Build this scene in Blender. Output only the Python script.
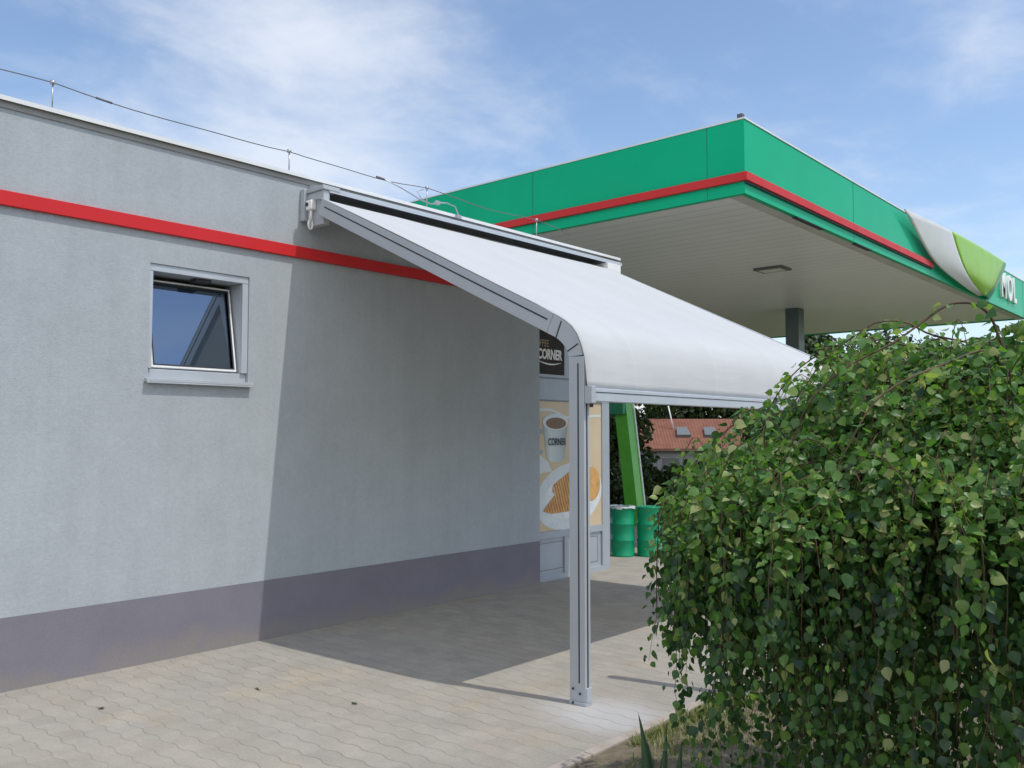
import bpy, bmesh, math, random
import numpy as np
from mathutils import Vector, Matrix
R_ = math.radians
random.seed(7)
S = bpy.context.scene
COL = S.collection
for o in list(bpy.data.objects): bpy.data.objects.remove(o)

# ------------------------------------------------------------------ camera, sky, sun, exposure
cam = bpy.data.objects.new('camera', bpy.data.cameras.new('camera')); COL.objects.link(cam)
cam.location = (0, 0, 1.75)
cam.rotation_euler = (R_(90 + 3.2265), 0, R_(41.04))
cam.data.sensor_width = 36; cam.data.lens = 885.84 / 1024 * 36
cam.data.clip_start = .05; cam.data.clip_end = 3000
S.camera = cam
SUN = Vector((.535, .11, 1)).normalized()
EL = math.asin(SUN.z); ROT = math.atan2(SUN.x, SUN.y)
sun = bpy.data.objects.new('sun', bpy.data.lights.new('sun', 'SUN')); COL.objects.link(sun)
sun.data.energy = 2.0; sun.data.angle = R_(.5); sun.data.color = (1, .95, .87)
sun.rotation_euler = SUN.to_track_quat('Z', 'Y').to_euler(); sun.location = (6, 2, 14)
S.view_settings.view_transform = 'Standard'; S.view_settings.look = 'None'
S.view_settings.gamma = 1; S.view_settings.exposure = 0.33

def world():
    w = bpy.data.worlds.new('World'); S.world = w; w.use_nodes = True
    nt = w.node_tree; N = nt.nodes; L = nt.links; N.clear()
    out = N.new('ShaderNodeOutputWorld'); bg = N.new('ShaderNodeBackground'); bg.inputs[1].default_value = .15
    sky = N.new('ShaderNodeTexSky'); sky.sky_type = 'NISHITA'; sky.sun_disc = False
    sky.sun_elevation = EL; sky.sun_rotation = ROT; sky.air_density = 1.0; sky.dust_density = .7; sky.ozone_density = 1.6
    tc = N.new('ShaderNodeTexCoord'); sep = N.new('ShaderNodeSeparateXYZ'); L.new(tc.outputs['Generated'], sep.inputs[0])
    def m(op, a, b=None, c=None, clamp=False):
        n = N.new('ShaderNodeMath'); n.operation = op; n.use_clamp = clamp
        for i, v in enumerate((a, b, c)):
            if v is None: continue
            if isinstance(v, (int, float)): n.inputs[i].default_value = v
            else: L.new(v, n.inputs[i])
        return n.outputs[0]
    zz = m('ADD', m('MAXIMUM', sep.outputs[2], 0.0), .12)
    cb = N.new('ShaderNodeCombineXYZ')
    L.new(m('DIVIDE', sep.outputs[0], zz), cb.inputs[0]); L.new(m('DIVIDE', sep.outputs[1], zz), cb.inputs[1])
    mp = N.new('ShaderNodeMapping'); mp.inputs['Rotation'].default_value = (0, 0, R_(70)); mp.inputs['Scale'].default_value = (1.0, .42, 1)
    mp.inputs['Location'].default_value = (1.7, 3.1, 0)
    L.new(cb.outputs[0], mp.inputs[0])
    def noise(scale, det, rough, dist, vec):
        n = N.new('ShaderNodeTexNoise'); n.inputs['Scale'].default_value = scale; n.inputs['Detail'].default_value = det
        n.inputs['Roughness'].default_value = rough; n.inputs['Distortion'].default_value = dist; L.new(vec, n.inputs['Vector']); return n.outputs[0]
    n1 = noise(1.1, 9, .58, .5, mp.outputs[0]); n2 = noise(3.2, 7, .6, .3, cb.outputs[0])
    # broad cloud bank low in the west-south-west, plus thinner streaks elsewhere
    def lobe(d, p):
        v = N.new('ShaderNodeVectorMath'); v.operation = 'DOT_PRODUCT'; L.new(tc.outputs['Generated'], v.inputs[0])
        v.inputs[1].default_value = Vector(d).normalized()
        return m('POWER', m('MAXIMUM', v.outputs['Value'], 0.0), p)
    bank = lobe((-.78, .53, .31), 40)
    puff = lobe((-.20, .912, .358), 1500)
    low = m('POWER', m('SUBTRACT', 1.0, m('MAXIMUM', sep.outputs[2], 0.0)), 6.0)
    dens = m('ADD', m('MULTIPLY', n1, 1.0), m('MULTIPLY', n2, .62))
    dens = m('ADD', dens, m('MULTIPLY', bank, .36))
    dens = m('ADD', dens, m('MULTIPLY', puff, .20))
    back = lobe((.55, -.75, .40), 2.2)                                       # unseen bright cloud field added behind the camera as fill light
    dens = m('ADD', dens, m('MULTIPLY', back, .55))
    dens = m('ADD', dens, m('MULTIPLY', low, .34))
    mr = N.new('ShaderNodeMapRange'); mr.interpolation_type = 'SMOOTHSTEP'
    mr.inputs['From Min'].default_value = .74; mr.inputs['From Max'].default_value = 1.34; L.new(dens, mr.inputs[0])
    cov = m('MULTIPLY', mr.outputs[0], .82)
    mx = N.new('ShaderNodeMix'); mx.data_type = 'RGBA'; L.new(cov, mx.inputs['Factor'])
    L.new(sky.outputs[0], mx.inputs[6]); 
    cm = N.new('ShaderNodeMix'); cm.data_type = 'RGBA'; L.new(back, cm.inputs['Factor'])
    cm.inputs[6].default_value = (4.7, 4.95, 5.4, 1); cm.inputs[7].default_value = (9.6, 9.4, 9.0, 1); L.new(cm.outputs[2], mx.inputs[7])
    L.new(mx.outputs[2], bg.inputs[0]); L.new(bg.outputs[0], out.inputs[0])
world()

# ------------------------------------------------------------------ material helpers
def lin(h):
    c = [int(h[i:i+2], 16) / 255 for i in (0, 2, 4)]
    return tuple(x / 12.92 if x < .04045 else ((x + .055) / 1.055) ** 2.4 for x in c)
class NT:
    def __init__(s, name):
        s.m = bpy.data.materials.new(name); s.m.use_nodes = True
        s.t = s.m.node_tree; s.N = s.t.nodes; s.L = s.t.links
        s.b = s.N['Principled BSDF']; s.out = s.N['Material Output']
        s.tc = s.N.new('ShaderNodeTexCoord').outputs['Object']
        s.geo = s.N.new('ShaderNodeNewGeometry').outputs['Position']
    def put(s, sock, v):
        if isinstance(v, (int, float)): sock.default_value = v
        elif isinstance(v, tuple): sock.default_value = (v + (1,))[:4] if len(sock.default_value) == 4 else v[:3]
        else: s.L.new(v, sock)
    def math(s, op, a, b=None, c=None, clamp=False):
        n = s.N.new('ShaderNodeMath'); n.operation = op; n.use_clamp = clamp
        for i, v in enumerate((a, b, c)):
            if v is not None: s.put(n.inputs[i], v)
        return n.outputs[0]
    def noise(s, scale, det=4, rough=.55, vec=None, dist=0, mscale=None):
        n = s.N.new('ShaderNodeTexNoise'); n.inputs['Scale'].default_value = scale; n.inputs['Detail'].default_value = det
        n.inputs['Roughness'].default_value = rough; n.inputs['Distortion'].default_value = dist
        v = vec or s.tc
        if mscale:
            mp = s.N.new('ShaderNodeMapping'); mp.inputs['Scale'].default_value = mscale; s.L.new(v, mp.inputs[0]); v = mp.outputs[0]
        s.L.new(v, n.inputs['Vector']); return n.outputs[0]
    def rng(s, v, a, b, c, d, smooth=False):
        n = s.N.new('ShaderNodeMapRange'); n.interpolation_type = 'SMOOTHSTEP' if smooth else 'LINEAR'
        for i, x in enumerate((v, a, b, c, d)): s.put(n.inputs[i], x)
        return n.outputs[0]
    def mix(s, f, a, b, mode='MIX'):
        n = s.N.new('ShaderNodeMix'); n.data_type = 'RGBA'; n.blend_type = mode
        s.put(n.inputs['Factor'], f); s.put(n.inputs[6], a); s.put(n.inputs[7], b); return n.outputs[2]
    def sep(s, v):
        n = s.N.new('ShaderNodeSeparateXYZ'); s.L.new(v, n.inputs[0]); return n.outputs
    def comb(s, x, y, z=0.0):
        n = s.N.new('ShaderNodeCombineXYZ')
        for i, v in enumerate((x, y, z)): s.put(n.inputs[i], v)
        return n.outputs[0]
    def bump(s, h, strength=.3, dist=.01):
        n = s.N.new('ShaderNodeBump'); n.inputs['Strength'].default_value = strength; n.inputs['Distance'].default_value = dist
        s.L.new(h, n.inputs['Height']); s.L.new(n.outputs[0], s.b.inputs['Normal'])
    def base(s, c): s.put(s.b.inputs['Base Color'], c)
    def set(s, **k):
        for n, v in k.items(): s.put(s.b.inputs[n.replace('_', ' ')], v)
        return s
MAT = {}
def simple(name, col, rough=.5, metal=0.0, var=.08, nscale=6, bump=0, bscale=80, coat=0, spec=.5):
    if name in MAT: return MAT[name]
    t = NT(name); n = t.noise(nscale, 5, .6)
    f = t.rng(n, .3, .7, 1 - var, 1 + var)
    t.base(t.mix(1.0, col, t.comb(f, f, f), 'MULTIPLY'))
    t.set(Roughness=t.rng(t.noise(nscale * 3, 4), .3, .7, max(0, rough - .07), rough + .07), Metallic=metal, Coat_Weight=coat, Specular_IOR_Level=spec)
    t.set(Coat_Roughness=.05)
    if bump: t.bump(t.noise(bscale, 3), bump, .004)
    MAT[name] = t.m; return t.m

def m_plaster(name, col):
    t = NT(name); g = t.geo
    big = t.noise(.55, 5, .6, g); mid = t.noise(3.5, 6, .65, g); fine = t.noise(38, 4, .7, g); grain = t.noise(150, 2, .6, g)
    streak = t.noise(2.2, 5, .6, g, mscale=(1, 3.2, .12))
    f = t.math('ADD', t.rng(big, .3, .7, -.05, .05), t.rng(mid, .3, .7, -.045, .045))
    f = t.math('ADD', f, t.rng(fine, .25, .75, -.07, .07)); f = t.math('ADD', f, t.rng(streak, .4, .8, .02, -.055))
    f = t.math('ADD', f, 1.0)
    t.base(t.mix(1.0, col, t.comb(f, f, f), 'MULTIPLY')); t.set(Roughness=.92, Specular_IOR_Level=.2)
    t.bump(t.math('ADD', fine, t.math('MULTIPLY', grain, .7)), .5, .006)
    return t.m
def m_plinth():
    t = NT('plinth_paint'); g = t.geo; z = t.sep(g)[2]
    n = t.noise(2.6, 6, .6, g); fine = t.noise(70, 3, .6, g)
    c = t.mix(t.rng(n, .35, .7, 0, 1), (.178, .172, .208), (.20, .194, .23))
    # splash-back dirt along the foot of the wall
    foot = t.math('MULTIPLY', t.rng(t.math('ADD', z, t.rng(n, .3, .7, -.12, .12)), 0, .2, 1, 0, True), .42)
    c = t.mix(foot, c, (.28, .255, .205))
    f = t.rng(fine, .3, .7, .95, 1.05)
    t.base(t.mix(1.0, c, t.comb(f, f, f), 'MULTIPLY')); t.set(Roughness=.85, Specular_IOR_Level=.25); t.bump(fine, .35, .004)
    return t.m
def m_paving():
    t = NT('paving_blocks'); g = t.geo; x, y, z = t.sep(g)
    wob = t.noise(1.3, 3, .5, g)
    px = t.math('ADD', x, t.rng(wob, 0, 1, -.012, .012)); py = t.math('ADD', y, t.rng(t.noise(1.7, 3, .5, g), 0, 1, -.012, .012))
    RH, BL = .130, .2
    # behaton zig-zag: flat, slant, flat, slant
    tri = t.math('PINGPONG', t.math('DIVIDE', px, BL), .5)
    zz = t.rng(tri, .12, .38, -.010, .010)
    v = t.math('DIVIDE', t.math('ADD', py, zz), RH); row = t.math('FLOOR', v); fv = t.math('SUBTRACT', v, row)
    u = t.math('ADD', t.math('DIVIDE', px, BL), t.math('MULTIPLY', t.math('MODULO', row, 2.0), .5)); colm = t.math('FLOOR', u); fu = t.math('SUBTRACT', u, colm)
    dv = t.math('MULTIPLY', t.math('SUBTRACT', .5, t.math('ABSOLUTE', t.math('SUBTRACT', fv, .5))), RH)
    du = t.math('MULTIPLY', t.math('SUBTRACT', .5, t.math('ABSOLUTE', t.math('SUBTRACT', fu, .5))), BL)
    wn = t.N.new('ShaderNodeTexWhiteNoise'); wn.noise_dimensions = '2D'; t.L.new(t.comb(row, colm), wn.inputs['Vector']); rnd = wn.outputs['Value']
    filled = t.rng(t.noise(1.1, 4, .6, g), .38, .62, .45, 1.0)           # joints silted up here and there
    jv = t.math('MULTIPLY', t.rng(dv, .0015, .0055, 1, 0, True), filled)
    ju = t.math('MULTIPLY', t.rng(du, .001, .004, .75, 0, True), filled)
    j = t.math('MAXIMUM', jv, t.math('MULTIPLY', ju, .12))
    big = t.noise(.75, 5, .62, g, dist=.6); mid = t.noise(4.5, 6, .65, g); fine = t.noise(60, 4, .7, g)
    c = t.mix(t.rng(big, .38, .66, 0, 1), (.35, .322, .275), (.333, .318, .29))
    c = t.mix(t.math('MULTIPLY', t.rng(t.noise(1.6, 5, .6, g, dist=.4), .55, .72, 0, 1, True), .45), c, (.385, .325, .235))
    f = t.math('MULTIPLY', t.rng(mid, .3, .7, .90, 1.09), t.rng(rnd, 0, 1, .95, 1.05))
    f = t.math('MULTIPLY', f, t.rng(fine, .25, .75, .88, 1.12))
    c = t.mix(1.0, c, t.comb(f, f, f), 'MULTIPLY')
    # pale cement dust swept round the post foot
    ex = t.math('DIVIDE', t.math('SUBTRACT', x, -3.28), .55); ey = t.math('DIVIDE', t.math('SUBTRACT', y, 4.62), .42)
    dd = t.math('ADD', t.math('SQRT', t.math('ADD', t.math('MULTIPLY', ex, ex), t.math('MULTIPLY', ey, ey))), t.rng(mid, .2, .8, -.35, .35))
    c = t.mix(t.math('MULTIPLY', t.rng(dd, .25, 1.15, 1, 0, True), .62), c, (.52, .52, .52))
    # dark specks of grit
    sp = t.rng(t.noise(26, 2, .5, g), .74, .80, 0, .4, True)
    c = t.mix(sp, c, (.17, .15, .12))
    c = t.mix(t.math('MULTIPLY', j, .5), c, (.14, .145, .12))
    t.base(c); t.set(Roughness=.9, Specular_IOR_Level=.25)
    h = t.math('SUBTRACT', t.math('MULTIPLY', fine, .25), t.math('MULTIPLY', j, 1.0)); t.bump(h, .45, .006)
    return t.m
def m_leaf(name, cols, trans=.35, rough=.45, spec=.4):
    t = NT(name)
    a = t.N.new('ShaderNodeAttribute'); a.attribute_name = 'tone'
    r = t.N.new('ShaderNodeValToRGB'); r.color_ramp.interpolation = 'LINEAR'
    e = r.color_ramp.elements
    while len(e) < len(cols): e.new(.5)
    for i, c in enumerate(cols): e[i].position = i / (len(cols) - 1); e[i].color = c + (1,)
    t.L.new(a.outputs['Fac'], r.inputs[0])
    t.base(r.outputs[0]); t.set(Roughness=rough, Specular_IOR_Level=spec)
    tr = t.N.new('ShaderNodeBsdfTranslucent'); t.L.new(t.mix(1.0, r.outputs[0], (1.35, 1.5, .6), 'MULTIPLY'), tr.inputs[0])
    mx = t.N.new('ShaderNodeMixShader'); mx.inputs[0].default_value = trans
    t.L.new(t.b.outputs[0], mx.inputs[1]); t.L.new(tr.outputs[0], mx.inputs[2]); t.L.new(mx.outputs[0], t.out.inputs[0])
    return t.m
def m_fabric():
    t = NT('awning_fabric'); x, y, z = t.sep(t.geo)
    w = t.noise(600, 2, .5); soft = t.noise(2.2, 4, .5, t.geo, mscale=(.5, 1.6, .5))
    f = t.rng(soft, .3, .7, .97, 1.02)
    sy = t.math('ABSOLUTE', t.math('SUBTRACT', t.math('FRACT', t.math('DIVIDE', t.math('SUBTRACT', y, .55), 1.18)), .5))
    f = t.math('MULTIPLY', f, t.rng(sy, .488, .492, 1.0, 1.05))
    t.base(t.mix(1.0, (.69, .715, .75), t.comb(f, f, f), 'MULTIPLY')); t.set(Roughness=.7, Specular_IOR_Level=.25)
    t.bump(t.noise(3.0, 3, .5, t.geo, mscale=(2.2, .35, 2.2)), .35, .03)
    tr = t.N.new('ShaderNodeBsdfTranslucent'); tr.inputs[0].default_value = (.82, .79, .72, 1)
    mx = t.N.new('ShaderNodeMixShader'); mx.inputs[0].default_value = .34
    t.L.new(t.b.outputs[0], mx.inputs[1]); t.L.new(tr.outputs[0], mx.inputs[2]); t.L.new(mx.outputs[0], t.out.inputs[0])
    return t.m
def m_soffit():
    t = NT('soffit_panels'); x, y, z = t.sep(t.geo)
    fy = t.math('FRACT', t.math('DIVIDE', y, .3)); j = t.rng(t.math('ABSOLUTE', t.math('SUBTRACT', fy, .5)), .455, .49, 0, 1, True)
    n = t.noise(.5, 4, .6, t.geo); f = t.rng(n, .3, .7, .95, 1.05)
    c = t.mix(1.0, (.83, .84, .85), t.comb(f, f, f), 'MULTIPLY')
    t.base(t.mix(t.math('MULTIPLY', j, .5), c, (.2, .19, .18))); t.set(Roughness=.34, Specular_IOR_Level=.5)
    t.bump(t.math('SUBTRACT', 1.0, j), .25, .006); return t.m
def m_fascia(name, col):
    t = NT(name); n = t.noise(.8, 4, .6, t.geo); f = t.rng(n, .3, .7, .95, 1.05)
    t.base(t.mix(1.0, col, t.comb(f, f, f), 'MULTIPLY')); t.set(Roughness=.35, Specular_IOR_Level=.1, Coat_Weight=.13, Coat_Roughness=.03)
    t.bump(t.noise(1.3, 2, .4, t.geo), .05, .02); return t.m
def m_rooftile():
    t = NT('clay_tiles'); x, y, z = t.sep(t.tc)
    a = t.math('ABSOLUTE', t.math('SINE', t.math('MULTIPLY', x, 3.1416 / .21))); b = t.math('FRACT', t.math('DIVIDE', y, .33))
    n = t.noise(1.4, 5, .65); n2 = t.noise(9, 3, .6)
    c = t.mix(t.rng(n, .35, .7, 0, 1), (.17, .058, .036), (.235, .098, .06)); c = t.mix(t.rng(n2, .45, .75, 0, .6), c, (.20, .09, .06))
    c = t.mix(t.math('MULTIPLY', t.rng(b, 0, .14, 1, 0), .55), c, (.10, .045, .03)); c = t.mix(t.rng(a, 0, .35, .4, 0), c, (.12, .05, .035))
    t.base(c); t.set(Roughness=.8); t.bump(a, .6, .05); return t.m
def m_ground():
    t = NT('meadow_ground'); n = t.noise(.25, 5, .6, t.geo); n2 = t.noise(6, 4, .6, t.geo)
    c = t.mix(t.rng(n, .35, .65, 0, 1), (.075, .10, .035), (.14, .13, .06)); t.base(t.mix(t.rng(n2, .4, .8, 0, .5), c, (.05, .06, .025))); t.set(Roughness=.95); return t.m
def m_soil():
    t = NT('bed_soil'); n = t.noise(9, 6, .65, t.geo); n2 = t.noise(70, 4, .7, t.geo)
    t.base(t.mix(t.rng(n, .35, .65, 0, 1), (.13, .10, .065), (.23, .20, .13))); t.set(Roughness=.95); t.bump(n2, .6, .02); return t.m
def m_bark(name, a, b):
    t = NT(name); n = t.noise(14, 5, .65, mscale=(1, 1, .25)); t.base(t.mix(t.rng(n, .35, .65, 0, 1), a, b)); t.set(Roughness=.7); t.bump(n, .4, .01); return t.m
def m_glass(name, tint, refl):
    t = NT(name); t.base(tint); t.set(Roughness=.3, Specular_IOR_Level=.2)
    g = t.N.new('ShaderNodeBsdfGlossy'); g.inputs['Roughness'].default_value = .01; g.inputs[0].default_value = (.62, .78, 1, 1)
    fr = t.N.new('ShaderNodeFresnel'); fr.inputs[0].default_value = 1.55
    f = t.math('ADD', t.math('MULTIPLY', fr.outputs[0], .9), refl, clamp=True)
    mx = t.N.new('ShaderNodeMixShader'); t.L.new(f, mx.inputs[0]); t.L.new(t.b.outputs[0], mx.inputs[1]); t.L.new(g.outputs[0], mx.inputs[2]); t.L.new(mx.outputs[0], t.out.inputs[0])
    return t.m

M_ALU = simple('grey_aluminium', (.42, .45, .485), .45, .1, .05, 3)
M_ALUL = simple('pale_aluminium', (.47, .51, .56), .4, .2, .05, 3)
M_GROOVE = simple('dark_groove', (.03, .033, .04), .6)
M_SHOPF = simple('shopfront_grey', (.36, .40, .45), .4, .1, .05, 3)
M_SHEET = simple('galvanised_sheet', (.70, .72, .74), .4, .0, .05, 3)
M_WHITE = simple('white_paint', (.78, .79, .8), .4, 0, .05, 4)
M_RED = simple('red_trim', (.56, .022, .026), .45, 0, .05, 2, spec=.25)
M_DARK = simple('dark_housing', (.10, .105, .12), .6)
M_WIRE = simple('wire_grey', (.13, .135, .15), .6, .2, .1, 20)
M_STEEL = simple('zinc_steel', (.42, .43, .45), .4, .7, .1, 20)

# ------------------------------------------------------------------ object helpers
OFF = {}
def link(name, me, mat, parent=None):
    o = bpy.data.objects.new(name, me); COL.objects.link(o)
    if mat: me.materials.append(mat)
    if parent: o.parent = parent; OFF[o.name] = OFF.get(parent.name, Vector())
    return o
def thing(name, label, cat, loc=(0, 0, 0), rz=0, group=None, local=False):
    o = bpy.data.objects.new(name, None); COL.objects.link(o); o.empty_display_size = .2
    o.location = loc; o.rotation_euler = (0, 0, rz); o['label'] = label; o['category'] = cat
    if group: o['group'] = group
    OFF[o.name] = Vector() if local or rz else Vector(loc)
    return o
def tag(o, label, cat, group=None, kind=None):
    o['label'] = label; o['category'] = cat
    if group: o['group'] = group
    if kind: o['kind'] = kind
    return o
def B(): return bmesh.new()
def box(bm, x0, x1, y0, y1, z0, z1):
    vs = [bm.verts.new((x, y, z)) for x in (x0, x1) for y in (y0, y1) for z in (z0, z1)]
    for f in ((0, 1, 3, 2), (4, 6, 7, 5), (0, 4, 5, 1), (2, 3, 7, 6), (0, 2, 6, 4), (1, 5, 7, 3)): bm.faces.new([vs[i] for i in f])
    return bm
def loop_prism(bm, pts, d):
    d = Vector(d); a = [bm.verts.new(p) for p in pts]; b = [bm.verts.new(Vector(p) + d) for p in pts]; n = len(pts)
    bm.faces.new(a); bm.faces.new(b[::-1])
    for i in range(n): bm.faces.new((a[i], b[i], b[(i+1) % n], a[(i+1) % n]))
    return bm
def tube(bm, pts, rad, n=8, cap=True):
    pts = [Vector(p) for p in pts]; k = len(pts)
    if not isinstance(rad, (list, tuple)): rad = [rad] * k
    rings = []; up = None
    for i, p in enumerate(pts):
        d = (pts[min(i+1, k-1)] - pts[max(i-1, 0)]).normalized()
        if up is None: up = d.orthogonal().normalized()
        up = (up - d * up.dot(d)); up = up.normalized() if up.length > 1e-6 else d.orthogonal().normalized()
        s = d.cross(up)
        rings.append([bm.verts.new(p + (up * math.cos(2*math.pi*j/n) + s * math.sin(2*math.pi*j/n)) * rad[i]) for j in range(n)])
    for a, b in zip(rings, rings[1:]):
        for j in range(n):
            f = bm.faces.new((a[j], a[(j+1) % n], b[(j+1) % n], b[j])); f.smooth = True
    if cap: bm.faces.new(rings[0][::-1]); bm.faces.new(rings[-1])
    return bm
def lathe(bm, prof, c=(0, 0, 0), n=32):
    c = Vector(c); rings = [[bm.verts.new(c + Vector((r*math.cos(2*math.pi*j/n), r*math.sin(2*math.pi*j/n), z))) for j in range(n)] for r, z in prof]
    for a, b in zip(rings, rings[1:]):
        for j in range(n):
            f = bm.faces.new((a[j], a[(j+1) % n], b[(j+1) % n], b[j])); f.smooth = True
    bm.faces.new(rings[0][::-1]); bm.faces.new(rings[-1]); return bm
def obj(name, bm, mat, parent=None, bevel=0, world_coords=True):
    if parent and world_coords:
        off = OFF.get(parent.name, Vector())
        if off.length: bmesh.ops.translate(bm, verts=bm.verts, vec=-off)
    bmesh.ops.recalc_face_normals(bm, faces=bm.faces)
    me = bpy.data.meshes.new(name); bm.to_mesh(me); bm.free()
    o = link(name, me, mat, parent)
    if bevel:
        m = o.modifiers.new('Bevel', 'BEVEL'); m.width = bevel; m.segments = 2; m.limit_method = 'ANGLE'; m.angle_limit = R_(40)
    return o
def pydata(name, v, f, mat, parent=None, tone=None, smooth=False):
    me = bpy.data.meshes.new(name); me.from_pydata(v, [], f)
    if tone is not None:
        at = me.attributes.new('tone', 'FLOAT', 'POINT'); at.data.foreach_set('value', np.asarray(tone, np.float32))
    if smooth: me.polygons.foreach_set('use_smooth', [True] * len(me.polygons))
    me.update(); return link(name, me, mat, parent)
def struct(o): o['kind'] = 'structure'; return o
def text_obj(name, s, size, mat, parent, origin, ax, ay, depth=.002, sx=1.0, shear=0, bold=0):
    cu = bpy.data.curves.new(name + '_curve', 'FONT'); cu.body = s; cu.size = size; cu.extrude = depth / 2; cu.shear = shear; cu.offset = bold
    cu.resolution_u = 6
    tmp = bpy.data.objects.new('tmp_text', cu); COL.objects.link(tmp)
    dg = bpy.context.evaluated_depsgraph_get(); me = bpy.data.meshes.new_from_object(tmp.evaluated_get(dg)); me.name = name
    bpy.data.objects.remove(tmp); bpy.data.curves.remove(cu)
    ax = Vector(ax); ay = Vector(ay); az = ax.cross(ay); off = OFF.get(parent.name, Vector()) if parent else Vector()
    mtx = Matrix((ax * sx, ay, az)).transposed().to_4x4(); mtx.translation = Vector(origin) - off
    me.transform(mtx); me.materials.clear()
    return link(name, me, mat, parent)

# ------------------------------------------------------------------ ground
def terrain_h(x, y):
    d = -x * .6565 + y * .7543
    t = min(1, max(0, (d - 32) / 16)); return -.012 - 2.0 * t * t * (3 - 2 * t)
ax = sorted(set([-1500, -700, -300, -150] + list(range(-100, 101, 4)) + [150, 300, 700, 1500]))
vs = [(x, y, terrain_h(x, y)) for x in ax for y in ax]; n = len(ax)
fs = [(i*n+j, (i+1)*n+j, (i+1)*n+j+1, i*n+j+1) for i in range(n-1) for j in range(n-1)]
struct(pydata('ground', vs, fs, m_ground(), smooth=True))
M_PAVE = m_paving()
bm = B(); loop_prism(bm, [(-34, -9, -.2), (-2.97, -9, -.2), (-2.97, 24, -.2), (-34, 6, -.2)], (0, 0, .2)); struct(obj('paving', bm, M_PAVE))
M_KERB = simple('concrete_kerb', (.40, .345, .30), .9, 0, .14, 7, bump=.4, bscale=60)
bm = B()
for i in range(22):
    y = -6 + i * 1.0; box(bm, -2.968, -2.902, y + .004, y + .996, -.15, .012)
struct(obj('kerb', bm, M_KERB, bevel=.006))
vs, fs = [], []; nx, ny = 40, 80
for i in range(nx):
    for j in range(ny):
        x = -2.9 + (i / (nx-1)) * 7.5; y = -4 + j / (ny-1) * 18
        vs.append((x, y, -.004 + .03 * min(1, i / 3) + random.uniform(0, .02) * min(1, i)))
fs = [(i*ny+j, (i+1)*ny+j, (i+1)*ny+j+1, i*ny+j+1) for i in range(nx-1) for j in range(ny-1)]
struct(pydata('soil', vs, fs, m_soil(), smooth=True))

# ------------------------------------------------------------------ station building
WX, YE, ZR, YC = -6.62, 9.62, 4.05, 8.10      # wall plane, building end, roof height, end of plastered wall
WY0, WY1, WZ0, WZ1 = 3.31, 4.19, 2.185, 3.085
bld = thing('station_building', 'long flat roofed grey plastered shop building with red stripe and dark plinth', 'building', (WX, 2, 0))
M_PL = m_plaster('grey_plaster', (.375, .412, .445))
bm = B()
ys = [-7, WY0, WY1, YC]; zs = [0, WZ0, WZ1, ZR]
for i in range(3):
    for k in range(3):
        if i == 1 and k == 1: continue
        bm.faces.new([bm.verts.new(p) for p in ((WX, ys[i], zs[k]), (WX, ys[i+1], zs[k]), (WX, ys[i+1], zs[k+1]), (WX, ys[i], zs[k+1]))])
bmesh.ops.remove_doubles(bm, verts=bm.verts, dist=1e-4)
D = .30                                             # wall thickness, reveals, ends and the other sides
def quad(*p): bm.faces.new([bm.verts.new(q) for q in p])
quad((WX, YC, 0), (WX-D, YC, 0), (WX-D, YC, ZR), (WX, YC, ZR))
quad((WX-D, WY0-.5, WZ0-.5), (WX-D, WY0, WZ0-.5), (WX-D, WY0, WZ1+.5), (WX-D, WY0-.5, WZ1+.5))
for a, b in (((WY0, WZ0), (WY1, WZ0)), ((WY1, WZ0), (WY1, WZ1)), ((WY1, WZ1), (WY0, WZ1)), ((WY0, WZ1), (WY0, WZ0))):
    quad((WX, *a), (WX, *b), (WX-D, *b), (WX-D, *a))
quad((-14, -7, 0), (WX, -7, 0), (WX, -7, ZR), (-14, -7, ZR)); quad((-14, -7, 0), (-14, YE, 0), (-14, YE, ZR), (-14, -7, ZR))
quad((-14, YE, 0), (WX-.14, YE, 0), (WX-.14, YE, ZR), (-14, YE, ZR)); quad((WX-.14, YC, 3.1), (WX-.14, YE, 3.1), (WX-.14, YE, ZR), (WX-.14, YC, ZR))
obj('wall', bm, M_PL, bld)
bm = B(); box(bm, WX-.02, WX+.004, -7, YC-.001, -.01, .5); obj('plinth', bm, m_plinth(), bld)
bm = B(); box(bm, WX-.01, WX+.034, -7, YC-.002, 3.325, 3.428); obj('stripe', bm, M_RED, bld, bevel=.003)
bm = B(); box(bm, -14.1, WX+.012, -7.1, YE+.1, ZR-.04, ZR+.011); obj('roof', bm, simple('roof_membrane', (.3, .3, .3), .9), bld)
bm = B(); loop_prism(bm, [(WX-.3, -7.1, ZR+.022), (WX+.042, -7.1, ZR+.036), (WX+.042, -7.1, ZR+.004), (WX+.034, -7.1, ZR+.004), (WX+.034, -7.1, ZR+.026), (WX-.3, -7.1, ZR+.012)], (0, YE + 7.24, 0))
obj('flashing', bm, M_SHEET, bld)
# tilted window
win = B(); fw = .045
for a in ((WY0, WY1, WZ0, WZ0+.075), (WY0, WY1, WZ1-fw-.015, WZ1), (WY0, WY0+fw-.01, WZ0+.075, WZ1-fw-.015), (WY1-fw-.012, WY1, WZ0+.075, WZ1-fw-.015)):
    box(win, WX-.298, WX-.035 if a[2] == WZ0 else WX-.012, a[0]+.001, a[1]-.001, a[2]+.001, a[3]-.001)
wf = obj('window', win, M_ALUL, bld, bevel=.004)
bm = B(); box(bm, WX-.10, WX+.05, WY0-.03, WY1+.02, WZ0-.03, WZ0-.002); box(bm, WX+.044, WX+.05, WY0-.03, WY1+.02, WZ0-.042, WZ0-.031); obj('sill', bm, M_ALUL, wf, bevel=.003)
def tilt(bm, piv, ang):
    bmesh.ops.rotate(bm, verts=bm.verts, cent=piv, matrix=Matrix.Rotation(ang, 3, 'Y'))
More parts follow.
